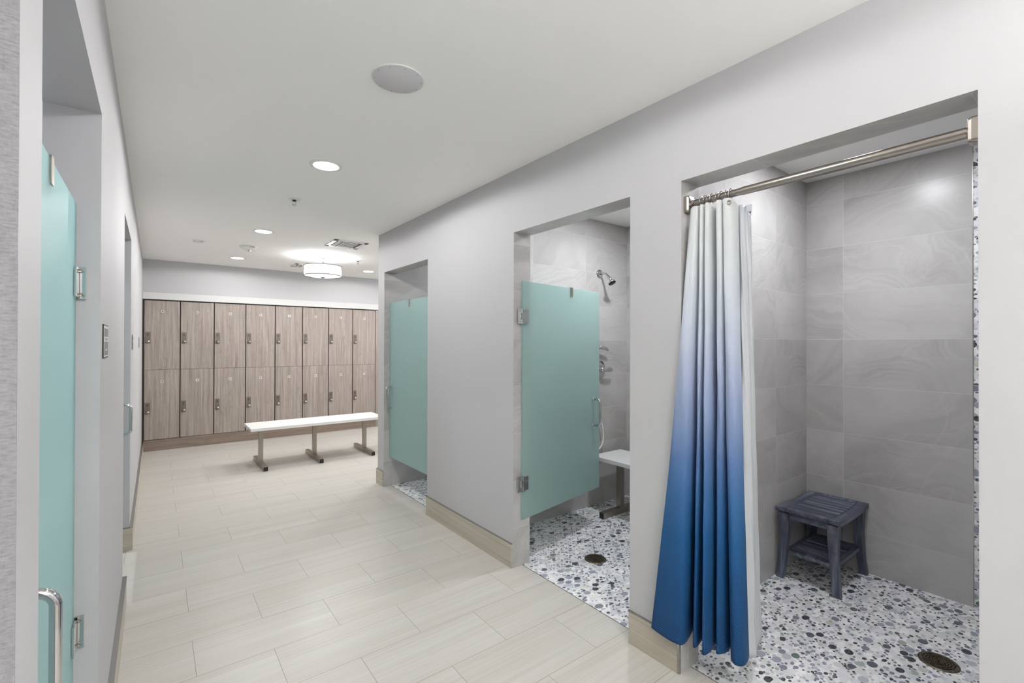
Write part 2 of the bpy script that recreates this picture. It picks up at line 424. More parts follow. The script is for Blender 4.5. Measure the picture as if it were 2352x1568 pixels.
# ------------------------------------------------------------------ walls
def wall_with_openings(name, x0, x1, y0, y1, openings, room_side, mats, jamb, label, y_end_paint=True):
    """mats[0] paint, others tile; faces in openings get material `jamb`; faces toward the stalls get material per y"""
    mb = MB(); ys = [y0]
    for a, b in openings: ys += [a, b]
    ys.append(y1)
    for i in range(0, len(ys), 2):
        a, b = ys[i], ys[i+1]
        o = len(mb.f); mb.box(x0, x1, a, b, 0, ZC)
        # faces: 0 bottom,1 top,2 y0 face,3 y1 face,4 x0 face,5 x1 face
        if i > 0: mb.mi[o+2] = jamb[(i//2)-1]
        if i < len(ys)-2: mb.mi[o+3] = jamb[i//2]
    for j, (a, b) in enumerate(openings):
        o = len(mb.f); mb.box(x0, x1, a, b, ZO, ZC); mb.mi[o] = jamb[j]
    return structure(name, mb, mats, label, cat='wall')
wall_with_openings('wall_right', XR, XR2-.01, YEND, YC, [OC, OB, OA], 1, [m_wall, m_stoneC, m_stoneB, m_stoneA], [1, 2, 3],
                   'light grey painted wall with three shower openings')
# tile on the inner face of that wall
for nm, mt, (a, b), (oa, ob) in (('near', m_stoneC, (-.55, 1.33), OC), ('middle', m_stoneB, (1.40, 2.89), OB), ('far', m_stoneA, (3.0, 4.544), OA)):
    mb = MB()
    mb.box(XR2-.01, XR2, a, oa, 0, ZC); mb.box(XR2-.01, XR2, oa, ob, ZO, ZC)
    if b-ob > .01: mb.box(XR2-.01, XR2, ob, b, 0, ZC)
    structure('wall_shower_%s_front' % nm, mb, mt, 'grey stone tiled inner face of the %s shower front wall' % nm, cat='wall')
wall_with_openings('wall_left', XL2, XL, .8425, 7.95, [LA, LB], 0, [m_wall, m_wall], [0, 0], 'pale grey painted wall along the left with two narrow openings')
mb = MB(); mb.box(-2.6, XL+.0002, .8405, .8425, 0, ZC)
structure('wall_wallcovering', mb, m_cover, 'silver-grey woven textile covered wall at the far left edge', cat='wall')
# shower stall side and back walls
def stall(nm, mt, a, b, back_segments=None):
    for side, y0, y1 in (('left', b, b+.055), ('right', a-.015, a)):
        mb = MB(); mb.box(XR2-.01 if side == 'left' else XR2, XS+.1, y0, y1, 0, ZC)
        structure('wall_shower_%s_%s' % (nm, side), mb, mt, 'grey veined stone tile %s wall of the %s shower' % (side, nm), cat='wall')
    mb = MB()
    for y0, y1 in (back_segments or [(a, b)]): mb.box(XS, XS+.1, y0, y1, 0, ZC)
    structure('wall_shower_%s_back' % nm, mb, mt, 'grey veined stone tile back wall of the %s shower' % nm, cat='wall')
stall('near', m_stoneC, -.55, 1.33, [(.500, 1.33), (-.55, .19)])
stall('middle', m_stoneB, 1.40, 2.89)
stall('far', m_stoneA, 3.0, 4.544)
mb = MB(); mb.box(XS, XS+.1, .205, .495, 0, ZC)
structure('wall_pebble_strip', mb, m_pebW, 'vertical pebble mosaic accent strip on the near shower back wall', cat='wall')
n_tr = [0]
def trim(mb, mat, label, bevel=0):
    n_tr[0] += 1
    return structure('trim_%d' % n_tr[0], mb, mat, label, bevel, cat='trim')
mb = MB(); mb.box(XS-.002, XS+.05, .495, .500, 0, ZC); mb.box(XS-.002, XS+.05, .19, .205, 0, ZC)
trim(mb, m_trimmetal, 'thin metal edging beside the pebble accent strip')
# wall between the changing area and the far stall, room end walls
mb = MB(); mb.box(XR2-.01, XS+.3, 4.605, YC, 0, ZC); structure('wall_stall_end', mb, m_wall, 'grey painted end of the shower block facing the lockers', cat='wall')
mb = MB(); mb.box(-.1376, XEND, YB, 8.4, 2.035, ZC); structure('wall_back', mb, m_wall, 'grey painted bulkhead above the lockers', cat='wall')
mb = MB(); mb.box(XEND, XEND+.1, YC-.2, 8.4, 0, ZC); structure('wall_far_right', mb, m_wall, cat='wall')
mb = MB(); mb.box(XS+.3, XEND, YC-.1, YC, 0, ZC); structure('wall_inner_right', mb, m_wall, cat='wall')
mb = MB(); mb.box(-2.6, XR2+.1, YEND-.1, YEND, 0, ZC); structure('wall_entry', mb, m_wall, cat='wall')
mb = MB(); mb.box(-2.7, -2.6, YEND, .86, 0, ZC); structure('wall_entry_left', mb, m_wall, cat='wall')
mb = MB(); mb.box(-2.6, XL2, .8425, .86, 0, ZC); mb.box(-2.1, -2.0, .86, 7.0, 0, ZC); mb.box(-2.0, XL2, 2.6, 2.7, 0, ZC); mb.box(-2.0, XL2, 6.9, 7.0, 0, ZC)
structure('wall_left_rooms', mb, m_wall, cat='wall')
# white fascia rail over the lockers
mb = MB(); mb.box(XL+.001, XEND-.01, 7.872, YB, 2.037, 2.129)
trim(mb, plain('rail_white', (.60, .60, .59, 1), .4), 'glossy white rail running above the wood lockers', .002)
# threshold edging between porcelain and pebbles
for (a, b), nm in ((OC, 'near'), (OB, 'middle'), (OA, 'far')):
    mb = MB(); mb.box(XT-.002, XT+.002, a, b, -.01, .0012)
    trim(mb, m_trimmetal, 'thin metal strip in the threshold of the %s shower' % nm)

# ------------------------------------------------------------------ baseboards with metal cap
BH = .156
def baseboard(name, segs, label):
    mb = MB()
    for x0, x1, y0, y1 in segs:
        mb.box(x0, x1, y0, y1, 0, BH-.004)
        e = .0012
        mb.box(x0-e, x1+e, y0-e, y1+e, BH-.004, BH, 1)
    o = structure(name, mb, [m_base, m_trimmetal], label, cat='baseboard')
t = .0125
baseboard('baseboard_right', [(XR-t, XR, OA[1]+.003, YC+t), (XR, 2.6, YC, YC+t)], 'beige tile skirting at the far end of the shower wall')
baseboard('baseboard_middle', [(XR-t, XR, OB[1]+.003, OA[0]-.003)], 'long beige tile skirting between the two glass shower doors')
baseboard('baseboard_near', [(XR-t, XR, OC[1]+.012, OB[0]-.003)], 'short beige tile skirting beside the blue curtain')
baseboard('baseboard_front', [(XR-t, XR, YEND, OC[0]-.003)], 'beige tile skirting right of the curtain opening')
t = .018
baseboard('baseboard_left', [(XL, XL+t, LB[1]-t, 7.87), (XL2, XL, LB[1]-t, LB[1]), (XL, XL+t, LA[1]-t, LB[0]+.0), (XL2, XL, LA[1]-t, LA[1])],
          'beige tile skirting with metal cap along the left wall')
# chrome corner protector at the bottom of the near jamb
mb = MB(); mb.box(XR-.0125, XR+.002, OC[1]+.001, OC[1]+.012, 0, BH); trim(mb, m_trimmetal, 'metal skirting end beside the curtain')

# ------------------------------------------------------------------ ceiling lights
def can(x, y, label, group='recessed round ceiling lights', r=.075, W=None, col=None):
    e = empty('recessed_ceiling_light', (x, y, ZC), label, 'light', group)
    mb = MB(); mb.lathe([(r+.022, 0), (r+.022, -.003), (r+.004, -.006), (r, -.004), (r, 0)])
    mb.obj('trim_ring', m_white, e)
    mb = MB(); mb.lathe([(0, -.0045), (r-.001, -.0045)])
    mb.obj('lens', m_lens, e)
    if col:
        l = bpy.data.lights.new('lamp', 'AREA'); l.shape = 'DISK'; l.size = 2*r
    else:   # wide-angle wafer light: even intensity over the lower hemisphere
        l = bpy.data.lights.new('lamp', 'SPOT'); l.spot_size = math.radians(178); l.spot_blend = .13; l.shadow_soft_size = r
    l.energy = W or CAN_W; l.color = col or LIGHT_COL
    lo = bpy.data.objects.new('lamp', l); COL.objects.link(lo); lo.parent = e; lo.location = (0, 0, -.012)
    return e
can(.853, 3.055, 'largest recessed ceiling light, nearest to the round speaker cover')
can(.859, 5.235, 'second recessed ceiling light, between the sprinkler and the fire alarm')
can(.854, 7.08, 'recessed ceiling light beside the fire alarm, close to the locker wall', W=CAN_W*.55)
can(2.634, 7.133, 'recessed ceiling light right of the drum lamp near the wall corner', W=CAN_W*.40)
can(.85, 1.05, 'added recessed fill light above the viewer, out of the picture', W=CAN_W*.5)  # unseen lamp added to brighten the near corridor
can(.85, -.9, 'added recessed fill light behind the viewer', W=CAN_W*.4)  # added fill behind the camera, no such fixture in view
can(2.634, 5.5, 'added recessed fill light hidden behind the wall corner')  # unseen lamp added to raise the light past the corner
can(4.41, 7.1, 'added recessed fill light, unseen at the far right of the locker room', W=CAN_W*.5)  # added fill lamp, fixture out of view
can(4.41, 5.5, 'added recessed fill light over the hidden corner of the locker room')  # another unseen lamp, added to brighten the locker room
can(-1.3, -.6, 'added recessed fill light, unseen over the entry at the left', W=CAN_W*.4)  # added lamp out of view, lifts the level at the entry
can(2.79, .80, 'recessed light in the ceiling of the curtained shower', W=SHOWER_W*.80, col=SHOWER_COL)
can(2.80, 2.16, 'recessed light in the ceiling of the middle shower', W=SHOWER_W, col=SHOWER_COL)
can(2.80, 3.75, 'recessed light in the ceiling of the far shower', W=SHOWER_W*.5, col=SHOWER_COL)
can(-1.0, 2.3, 'added recessed light, unseen in the left room behind the near glass door', W=13.5, col=(.90, .96, 1.06))  # unseen lamp added to light the frosted glass from behind
can(-1.0, 4.6, 'added recessed light, unseen in the left room behind the second glass door', W=11, col=(.90, .96, 1.06))  # unseen lamp added to brighten the room behind this door

# drum pendant
def drum_lamp(PX, PY, label, drop=0.0, wu=1.0, wd=1.0):
    e = empty('drum_ceiling_lamp', (PX, PY, ZC), label, 'light')
    mb = MB(); mb.lathe([(0, -.018), (.05, -.018), (.062, -.012), (.065, 0), (.02, 0)]); mb.obj('canopy', m_chrome, e)
    mb = MB(); mb.tube([(0, 0, -.015), (0, 0, -.125-drop)], .009); mb.obj('stem', m_chrome, e)
    R = .228; z1, z0 = -.122-drop, -.247-drop
    mb = MB(); mb.lathe([(R, z0), (R, z1)], n=64); mb.obj('shade', m_shade, e)
    mb = MB(); mb.lathe([(R-.002, z0+.006), (R*.7, z0-.012), (R*.3, z0-.017), (0, z0-.018)], n=64); mb.obj('diffuser', m_diff, e)
    mb = MB()
    for zz in (z0, z1): mb.tube([(math.cos(a)*(R+.002), math.sin(a)*(R+.002), zz) for a in [2*math.pi*i/64 for i in range(64)]], .0045, 8, closed=True)
    mb.obj('shade_ring', bpy.data.materials.get('dark_ring') or plain('dark_ring', G(.10), .45, .6), e)
    mb = MB(); rg = random.Random(3); nc = 52
    def wire(a0, za, a1, zb):
        st = 3; mb.tube([((R+.003)*math.cos(a0+(a1-a0)*i/st), (R+.003)*math.sin(a0+(a1-a0)*i/st), za+(zb-za)*i/st) for i in range(st+1)], .0016, 5, cap=False)
    for i in range(nc):
        a = 2*math.pi*i/nc; b = 2*math.pi*(i+1)/nc
        lev = [z0+(z1-z0)*q for q in (.2, .38, .58, .78)]
        for q in lev:
            if rg.random() < .78: wire(a, q, b, q)
        lo, hi = z0, z1
        if rg.random() < .35: lo = rg.choice(lev)
        if rg.random() < .35: hi = rg.choice(lev)
        if hi-lo > .02: wire(a, lo, a, hi)
    mb.obj('wire_grid', bpy.data.materials.get('grid_wire') or plain('grid_wire', G(.16), .4, 1.), e)
    mb = MB(); mb.lathe([(0, z0-.032), (.01, z0-.031), (.026, z0-.023), (.028, z0-.017)]); mb.obj('finial', m_nickel, e)
    l = bpy.data.lights.new('lamp', 'AREA'); l.shape = 'DISK'; l.size = .38; l.energy = PENDANT_W*1.3*wu; l.color = (.95, .975, 1.03) if drop == 0 else LIGHT_COL
    lo = bpy.data.objects.new('lamp', l); COL.objects.link(lo); lo.parent = e; lo.location = (0, 0, z1+.01); lo.rotation_euler = (math.pi, 0, 0)
    l = bpy.data.lights.new('lamp', 'AREA'); l.shape = 'DISK'; l.size = .42; l.energy = PENDANT_W*wd; l.color = LIGHT_COL
    lo = bpy.data.objects.new('lamp', l); COL.objects.link(lo); lo.parent = e; lo.location = (0, 0, z0-.04)
drum_lamp(1.729, 6.31, 'glowing white drum lamp with a grid of wires hanging over the bench', 0, .33, .6)
drum_lamp(.45, -1.05, 'added uplight drum lamp behind the viewer, out of the picture', .45, 3.5, .2)  # unseen lamp added as strong uplight for the corridor ceiling
drum_lamp(3.9, 6.31, 'added drum lamp in the hidden right part of the locker room', 0, 1.6, .6)  # added twin of the visible drum, extra light from out of view

# ------------------------------------------------------------------ ceiling fittings
e = empty('ceiling_speaker', (.814, 1.865, ZC), 'large round flat grey cover plate in the ceiling above the corridor', 'speaker')
mb = MB(); mb.lathe([(.0, -.006), (.103, -.006), (.106, -.004)]+[(.106, 0)], n=64); mb.obj('cover_plate', m_grille, e)
mb = MB(); mb.lathe([(.1055, -.0045), (.108, -.0055), (.110, -.003), (.110, 0)], n=64); mb.obj('rim', m_white, e)
for i in range(10):
    a = 2*math.pi*i/10+.2
    mb = MB(); mb.lathe([(0, -.0072), (.003, -.0068), (.0035, -.0055)], (math.cos(a)*.096, math.sin(a)*.096, 0), n=10); mb.obj('screw', plain('screw_grey', G(.42), .4) if i == 0 else bpy.data.materials['screw_grey'], e)

def sprinkler(x, y, label):
    e = empty('sprinkler_head', (x, y, ZC), label, 'sprinkler', 'ceiling sprinkler heads')
    mb = MB(); mb.lathe([(.042, 0), (.042, -.004), (.03, -.010), (.018, -.010)]); mb.obj('escutcheon', m_white, e)
    mb = MB(); mb.lathe([(.012, -.004), (.012, -.018), (.007, -.02), (0, -.02)]); mb.obj('body', m_duct, e)
    mb = MB()
    mb.tube([(-.011, 0, -.016), (-.014, 0, -.028), (-.004, 0, -.044), (.004, 0, -.044), (.014, 0, -.028), (.011, 0, -.016)], .0022, 6)
    mb.obj('frame_arms', m_chrome, e)
    mb = MB(); mb.lathe([(0, -.046), (.018, -.046), (.018, -.048), (0, -.048)], n=16); mb.obj('deflector', m_chrome, e)
sprinkler(.856, 3.916, 'small sprinkler head between the first two recessed lights')
sprinkler(2.176, 6.285, 'small sprinkler head right of the drum lamp')

e = empty('smoke_detector', (.377, 6.160, ZC), 'low white disc detector on the ceiling near the left wall', 'detector')
mb = MB(); mb.lathe([(.062, 0), (.062, -.006), (.052, -.012), (0, -.013)]); mb.obj('body', m_white, e)
mb = MB(); mb.lathe([(.03, -.012), (.03, -.020), (0, -.022)]); mb.obj('sensor_cap', m_white, e)
mb = MB(); mb.box(.012, .034, -.044, -.036, -.0145, -.0125); mb.obj('slot', m_duct, e)
mb = MB(); mb.box(-.046, -.036, -.006, .006, -.0145, -.0125); mb.obj('slot', m_duct, e)

FX, FY = .857, 6.168
e = empty('fire_alarm', (FX, FY, ZC), 'round white fire alarm strobe with red FIRE lettering on the ceiling', 'alarm')
mb = MB(); mb.lathe([(.092, 0), (.092, -.006), (.084, -.018), (.066, -.032), (.042, -.040), (0, -.041)], n=48); mb.obj('housing', m_white, e)
mb = MB(); mb.lathe([(.030, -.038), (.031, -.052), (.024, -.064), (.010, -.069), (0, -.070)], n=24); mb.obj('strobe_lens', m_clear, e)
mb = MB(); mb.lathe([(.016, -.040), (.012, -.058), (0, -.058)], n=12); mb.obj('reflector', m_chrome, e)
cu = bpy.data.curves.new('lettering', 'FONT'); cu.body = 'FIRE'; cu.size = .022; cu.extrude = .0006; cu.align_x = 'CENTER'; cu.align_y = 'CENTER'; cu.space_character = 1.35; cu.offset = .0007
tmp = bpy.data.objects.new('tmp', cu); COL.objects.link(tmp); bpy.context.view_layer.update()
me = bpy.data.meshes.new_from_object(tmp.evaluated_get(bpy.context.evaluated_depsgraph_get())); bpy.data.objects.remove(tmp)
me.materials.clear(); me.materials.append(m_red)
# wrap the flat lettering round the sloping rim
ang0 = math.radians(-90+20)
for v in me.vertices:
    x, y, zz = v.co
    h = -.0145+y*.62; rr = .092-(-.006-h)*.80+.0015+zz if h < -.006 else .0935+zz
    a = ang0+x/.088; v.co = (rr*math.cos(a), rr*math.sin(a), h)
to = bpy.data.objects.new('lettering', me); COL.objects.link(to); to.parent = e; to['label'] = 'red word FIRE'

def diffuser(x0, x1, y0, y1, label):
    cx, cy = (x0+x1)/2, (y0+y1)/2; e = empty('air_vent', (cx, cy, ZC), label, 'vent')
    a, b = (x1-x0)/2, (y1-y0)/2
    mb = MB(); fr = .045
    mb.box(-a, a, -b, -b+fr, -.008, 0); mb.box(-a, a, b-fr, b, -.008, 0); mb.box(-a, -a+fr, -b, b, -.008, 0); mb.box(a-fr, a, -b, b, -.008, 0)
    mb.obj('frame', m_white, e, bevel=.002)
    mb = MB(); mb.box(-a+fr, a-fr, -b+fr, b-fr, -.0015, -.0005); mb.obj('duct_opening', m_duct, e)
    ia, ib = a-fr, b-fr
    def slat(p, q, tilt, axis):
        mb = MB()
        c = Vector(((p[0]+q[0])/2, (p[1]+q[1])/2, -.010)); L = ((q[0]-p[0])**2+(q[1]-p[1])**2)**.5
        T = Matrix.Translation(c) @ Matrix.Rotation(math.pi/2 if axis == 'y' else 0, 4, 'Z') @ Matrix.Rotation(tilt, 4, 'X')
        mb.box(-L/2, L/2, -.0065, .0065, -.0008, .0008, T=T); mb.obj('slat', m_white, e)
    for i, xx in enumerate((-ia+.018, -ia+.042)): slat((xx, -ib), (xx, ib), .9, 'y')
    for i, xx in enumerate((ia-.018, ia-.042)): slat((xx, -ib), (xx, ib), -.9, 'y')
    nsl = 5
    for i in range(nsl): slat((-ia+.066, -ib+(i+.5)*2*ib/nsl), (ia-.066, -ib+(i+.5)*2*ib/nsl), -.35, 'x')
    for q in (-ia+.0605, ia-.0605):
        mb = MB(); mb.box(q-.0025, q+.0025, -ib, ib, -.02, 0); mb.obj('divider', m_white, e)
diffuser(1.53, 1.90, 5.14, 5.52, 'square white louvred air vent in front of the drum lamp')
diffuser(1.56, 1.84, 7.05, 7.33, 'small air vent partly hidden behind the drum lamp')

# ------------------------------------------------------------------ lockers
XK0, WK, ZKT, ZKB, ZKM = -.1215, .3961, 2.0288, .149, 1.090
m_plateback = plain('plate_back', (.34, .31, .28, 1), .5); m_platenum = plain('plate_numeral', (.16, .15, .14, 1), .5)
def make_locker():
    e = empty('locker', (0, 0, 0)); H = ZKM-ZKB-.0
    mb = MB(); mb.box(.001, WK-.001, .021, .44, .0005, 1); body = mb   # carcass; height set below
    return e
def locker(i, up, label):
    x = XK0+i*WK; z0, z1 = (ZKM, ZKT) if up else (ZKB, ZKM)
    e = empty('locker', (x, YK, z0), label, 'locker', 'wood laminate lockers along the back wall')
    h = z1-z0
    mb = MB(); mb.box(.001, WK-.001, .020, .44, .0005, h-.0005); mb.obj('carcass', m_dark, e)
    mb = MB(); mb.box(.0062, WK-.0062, 0, .019, .0015 if up else .004, h-(.008 if up else .0015)); d = mb.obj('door', m_wood1, e, bevel=.0008, seg=1)
    zl = (1.444 if up else .497)-z0
    mb = MB(); mb.box(.014, .070, -.0035, .0, zl, zl+.155); lp = mb.obj('lock_plate', m_lockmetal, d, bevel=.003)
    kz = zl+.026
    mb = MB(); mb.lathe([(.009, -.003), (.009, -.014), (.018, -.019), (.0195, -.026), (.016, -.033), (0, -.036)], (.046, 0, kz), (0, 1, 0), n=20)
    mb.obj('knob', m_nickel, d)
    mb = MB(); mb.box(.036, .046, -.0044, -.0034, zl+.106, zl+.130)
    mb.obj('key_slot', m_black, d)
    zp = (1.8775 if up else .930)-z0
    mb = MB(); q = .017
    mb.box(WK/2-q, WK/2+q, -.0016, 0, zp-q, zp+q, 1)
    mb.box(WK/2-q, WK/2+q, -.0024, 0, zp+q-.006, zp+q); mb.box(WK/2-q, WK/2+q, -.0024, 0, zp-q, zp-q+.006)
    mb.box(WK/2-q, WK/2-q+.006, -.0024, 0, zp-q, zp+q); mb.box(WK/2+q-.006, WK/2+q, -.0024, 0, zp-q, zp+q)
    mb.box(WK/2-.006, WK/2+.006, -.0022, 0, zp-.005, zp+.005, 2)
    mb.obj('number_plate', [plain('number_plate_white', (.78, .78, .76, 1), .4) if 'number_plate_white' not in bpy.data.materials else bpy.data.materials['number_plate_white'], m_plateback, m_platenum], d)
    return e
ordn = ['first', 'second', 'third', 'fourth', 'fifth', 'sixth', 'seventh', 'eighth', 'ninth']
for i in range(8):
    for up in (True, False):
        row = 'upper' if up else 'lower'
        if i == 0: lab = '%s grey-brown wood locker against the left wall' % row
        else: lab = '%s wood locker, %s column from the left wall' % (row, ordn[i])
        locker(i, up, lab)
mb = MB(); mb.box(XK0-.012, XK0+8*WK, YK+.006, YK+.4, 0, ZKB-.002)
tag(mb.obj('locker_plinth', m_wood2, bevel=.001), 'darker brown wood plinth under the row of lockers', 'plinth')
mb = MB(); mb.box(XL+.0005, XK0+.004, YK+.012, YK+.4, ZKB, ZKT); trim(mb, m_dark, 'black shadow gap between the left wall and the lockers')
mb = MB(); mb.box(XK0+8*WK+.004, XEND-.01, YK+.0, YK+.4, 0, ZKT); trim(mb, m_wood1, 'wood panel to the right of the lockers')
mb = MB(); mb.box(XL, XEND, 8.345, 8.4, 0, 2.035); structure('wall_behind_lockers', mb, m_wall, cat='wall')

# ------------------------------------------------------------------ benches
def bench(name, loc, rz, L, Wd, H, legs, foot_len, foot_c, post_y, label):
    e = empty(name, loc, label, 'bench', rz=rz)
    mb = MB(); mb.box(0, L, 0, Wd, H-.034, H); mb.obj('bench_top', m_solid, e, bevel=.003)
    for lx in legs:
        mb = MB(); mb.box(lx-.0235, lx+.0235, post_y-.025, post_y+.025, .05, H-.034); p = mb.obj('leg', m_steel, e, bevel=.002)
        mb = MB(); mb.box(lx-.0245, lx+.0245, foot_c-foot_len/2, foot_c+foot_len/2, 0.001, .051); mb.obj('foot', m_steel, p, bevel=.002)
        mb = MB()
        for s in (-1, 1):
            y = foot_c+s*foot_len/2; mb.box(lx-.0225, lx+.0225, y-.0015 if s > 0 else y-.0035, y+.0035 if s > 0 else y+.0015, .004, .048)
        mb.obj('end_cap', m_black, p)
    return e
bench('bench', (.862, 5.970, 0), 0, 1.575, .495, .480, [.138, .745, 1.385], .675, .2525, .245,
      'long white-topped bench on three steel legs in front of the lockers')
# shower bench: long side along -y ; local x -> world -y, local y -> world x
bench('bench', (3.03, 2.815, 0), -math.pi/2, 1.25, .39, .480, [.192, 1.05], .53, .185, .155,
      'white-topped bench on steel legs inside the middle shower')

# ------------------------------------------------------------------ glass doors
def pull(e, base, n, z0, z1, off, r=.0095, name='handle'):
    """D pull on a glass panel: base (x,y) point on glass, n outward unit normal"""
    mb = MB(); b = Vector((base[0], base[1], 0)); n = Vector((n[0], n[1], 0)); c = .028
    def path(s):
        pts = [b+n*(s*.005)+Vector((0, 0, z1))]
        o = off*s
        for i in range(7):
            a = math.pi/2*i/6; pts.append(b+n*(s*(off-c+c*math.sin(a)))+Vector((0, 0, z1-c+c*math.cos(a))))
        for i in range(7):
            a = math.pi/2*i/6; pts.append(b+n*(s*(off-c+c*math.cos(a)))+Vector((0, 0, z0+c-c*math.sin(a))))
        pts.append(b+n*(s*.005)+Vector((0, 0, z0))); return pts
    for s in (1, -1): mb.tube(path(s), r, 14)
    for z in (z0, z1):
        for s in (1, -1): mb.lathe([(r*1.35, .0), (r*1.35, .006), (r, .007)], tuple(b+n*(s*.005)+Vector((0, 0, z))), tuple(n*s), 16)
    return mb.obj(name, m_chrome, e, rel=None)
def glass_door(idx, H, d, L, z0, z1, hz, hand_s, hand_off, hand_z, jamb_dir, label, flip=1):
    """H hinge point (x,y), d direction along the panel, jamb_dir unit vector from hinge toward the room along the jamb"""
    e = empty('door_%d' % idx, (H[0], H[1], 0), label, 'door'); e['kind'] = 'structure'
    d = Vector((d[0], d[1], 0)).normalized(); n = Vector((d.y, -d.x, 0))*flip
    T = Matrix((( d.x, n.x, 0, 0), (d.y, n.y, 0, 0), (0, 0, 1, 0), (0, 0, 0, 1)))
    mb = MB(); mb.box(0, L, -.005, .005, z0, z1, T=T); mb.obj('glass_panel', m_glass, e, bevel=.001)
    j = Vector((jamb_dir[0], jamb_dir[1], 0))
    for z in hz:
        mb = MB()
        for s in (-1, 1):
            mb.box(.004, .055, .0055*s if s > 0 else -.0125, .0125 if s > 0 else -.0055, z-.045, z+.045, T=T)
        mb.box(-.012, .030, -.011, .011, z-.022, z+.022, T=T)
        h = mb.obj('hinge', m_chrome, e, bevel=.0015)
        # plate screwed flat on the jamb
        mb = MB(); k = d*-.006; a = Vector((-j.y, j.x, 0))
        Tj = Matrix(((j.x, a.x, 0, 0), (j.y, a.y, 0, 0), (0, 0, 1, 0), (0, 0, 0, 1)))
        mb.box(-.028, .028, -.003, .003, z-.050, z+.050, T=Matrix.Translation(-d*.0085+j*0) @ Tj)
        p = mb.obj('wall_plate', m_chrome, h, bevel=.001)
        mb = MB()
        for zz in (-.037, .037):
            for q in (-.017, .017):
                c = -d*.0055+j*q+Vector((0, 0, z+zz)); mb.lathe([(.0062, 0), (.0062, .0012), (.004, .0016), (.0032, .0006), (0, .0006)], tuple(c), tuple(d), 14)
        mb.obj('screw', m_steel, h)
    b = d*hand_s; pull(e, b, n, hand_z[0], hand_z[1], hand_off)
    return e, d, n
# far shower: hinged at its near jamb, handle at the far side
glass_door(1, (1.902, 3.607), (0, 1), .925, .300, 1.864, (1.634, .53), .875, .060, (.800, 1.015), (1, 0), 'closed frosted green glass door of the far shower', flip=-1)
# middle shower: stands open into the stall
glass_door(2, (1.906, 2.382), (.905, .175), .955, .300, 1.864, (1.63, .535), .865, .068, (.808, 1.015), (1, 0), 'frosted green glass door standing open in the middle shower')
# left rooms
glass_door(3, (-.1985, 1.944), (0, -1), .925, .300, 1.876, (1.634, .559), .775, .0585, (.795, 1.005), (1, 0), 'frosted green glass door at the left edge with a big chrome pull', flip=-1)
glass_door(4, (-.1985, 3.372), (0, 1), .855, .300, 1.876, (1.634, .559), .725, .0685, (.83, 1.03), (1, 0), 'frosted glass door in the second left opening, only its pull showing')

def robe_hook(x, y, z, d, label):
    e = empty('door_hook', (x, y, z), label, 'hook', 'steel hooks slipped over the glass doors'); d = Vector((d[0], d[1], 0)).normalized(); n = Vector((d.y, -d.x, 0))
    T = Matrix(((d.x, n.x, 0, 0), (d.y, n.y, 0, 0), (0, 0, 1, 0), (0, 0, 0, 1)))
    mb = MB(); w = .013
    mb.box(-w, w, .0056, .0096, -.062, .004, T=T); mb.box(-w, w, -.0096, -.0056, -.062, .004, T=T); mb.box(-w, w, -.0096, .0096, .0012, .0052, T=T)
    mb.obj('saddle', m_steel, e, bevel=.0008)
    s = -1 if n.x < 0 or n.y < -.5 else 1
    mb = MB(); sgn = -1
    for w2 in (-.009, .009):
        mb.tube([T @ Vector(q) for q in ((w2, sgn*.011, -.05), (w2, sgn*.013, -.085), (w2, sgn*.020, -.105), (w2, sgn*.036, -.110), (w2, sgn*.045, -.095))], .004, 8)
    mb.obj('hook_arm', m_steel, e)
robe_hook(1.902, 4.078, 1.864, (0, -1), 'steel hook slipped over the top of the far shower door')
dd = Vector((.905, .175)).normalized()
robe_hook(1.906+dd.x*.562, 2.382+dd.y*.562, 1.864, (.905, .175), 'steel hook slipped over the top of the open middle shower door')
robe_hook(-.1985, 1.50, 1.876, (0, 1), 'steel hook over the glass door at the left edge')

# ------------------------------------------------------------------ shower fittings (middle stall)
YW = 2.89
e = empty('shower_arm_fixture', (3.215, YW, 2.089), 'chrome shower head on an arm in the middle shower', 'shower head')
mb = MB(); mb.lathe([(.040, .001), (.038, .008), (.022, .014), (.012, .015)], axis=(0, -1, 0), n=28); mb.obj('flange', m_chrome, e)
mb = MB(); mb.tube([(0, -.008, 0), (0, -.040, .003), (0, -.070, -.006), (0, -.100, -.030), (0, -.122, -.054)], .0105, 14); mb.obj('arm', m_chrome, e)
ax = Vector((0, -.55, -.84)).normalized(); c0 = Vector((0, -.120, -.052))
mb = MB(); mb.lathe([(.011, 0), (.015, .004), (.015, .016), (.012, .020), (.016, .030), (.034, .042), (.036, .052), (.034, .056)], tuple(c0), tuple(ax), 28); hd = mb.obj('head', m_chrome, e)
mb = MB(); mb.lathe([(.0335, .0545), (.030, .058), (0, .059)], tuple(c0), tuple(ax), 28); mb.obj('spray_face', m_blackrub, hd)
def lever(e, y0, length, w, droop, parent=None):
    mb = MB(); n = 10
    vs = []
    for i in range(n+1):
        t = i/n; x = t*length; ww = w*(1.0+.18*math.sin(t*math.pi))*(1 if t < .85 else (1-((t-.85)/.15)**2*.75)); th = .011*(1-.45*t); zc = -droop*t*t; yc = y0-.008*math.sin(t*math.pi)
        for j in range(10):
            a = 2*math.pi*j/10; vs.append((x, yc+math.cos(a)*th, zc+math.sin(a)*ww))
    fs = [(i*10+j, i*10+(j+1) % 10, (i+1)*10+(j+1) % 10, (i+1)*10+j) for i in range(n) for j in range(10)]
    fs += [tuple(range(9, -1, -1)), tuple(n*10+j for j in range(10))]
    mb.add(vs, fs, 0, True); return mb.obj('lever', m_chrome, e)
e = empty('diverter_valve', (3.165, YW, 1.420), 'small chrome diverter lever above the round mixer in the middle shower', 'valve')
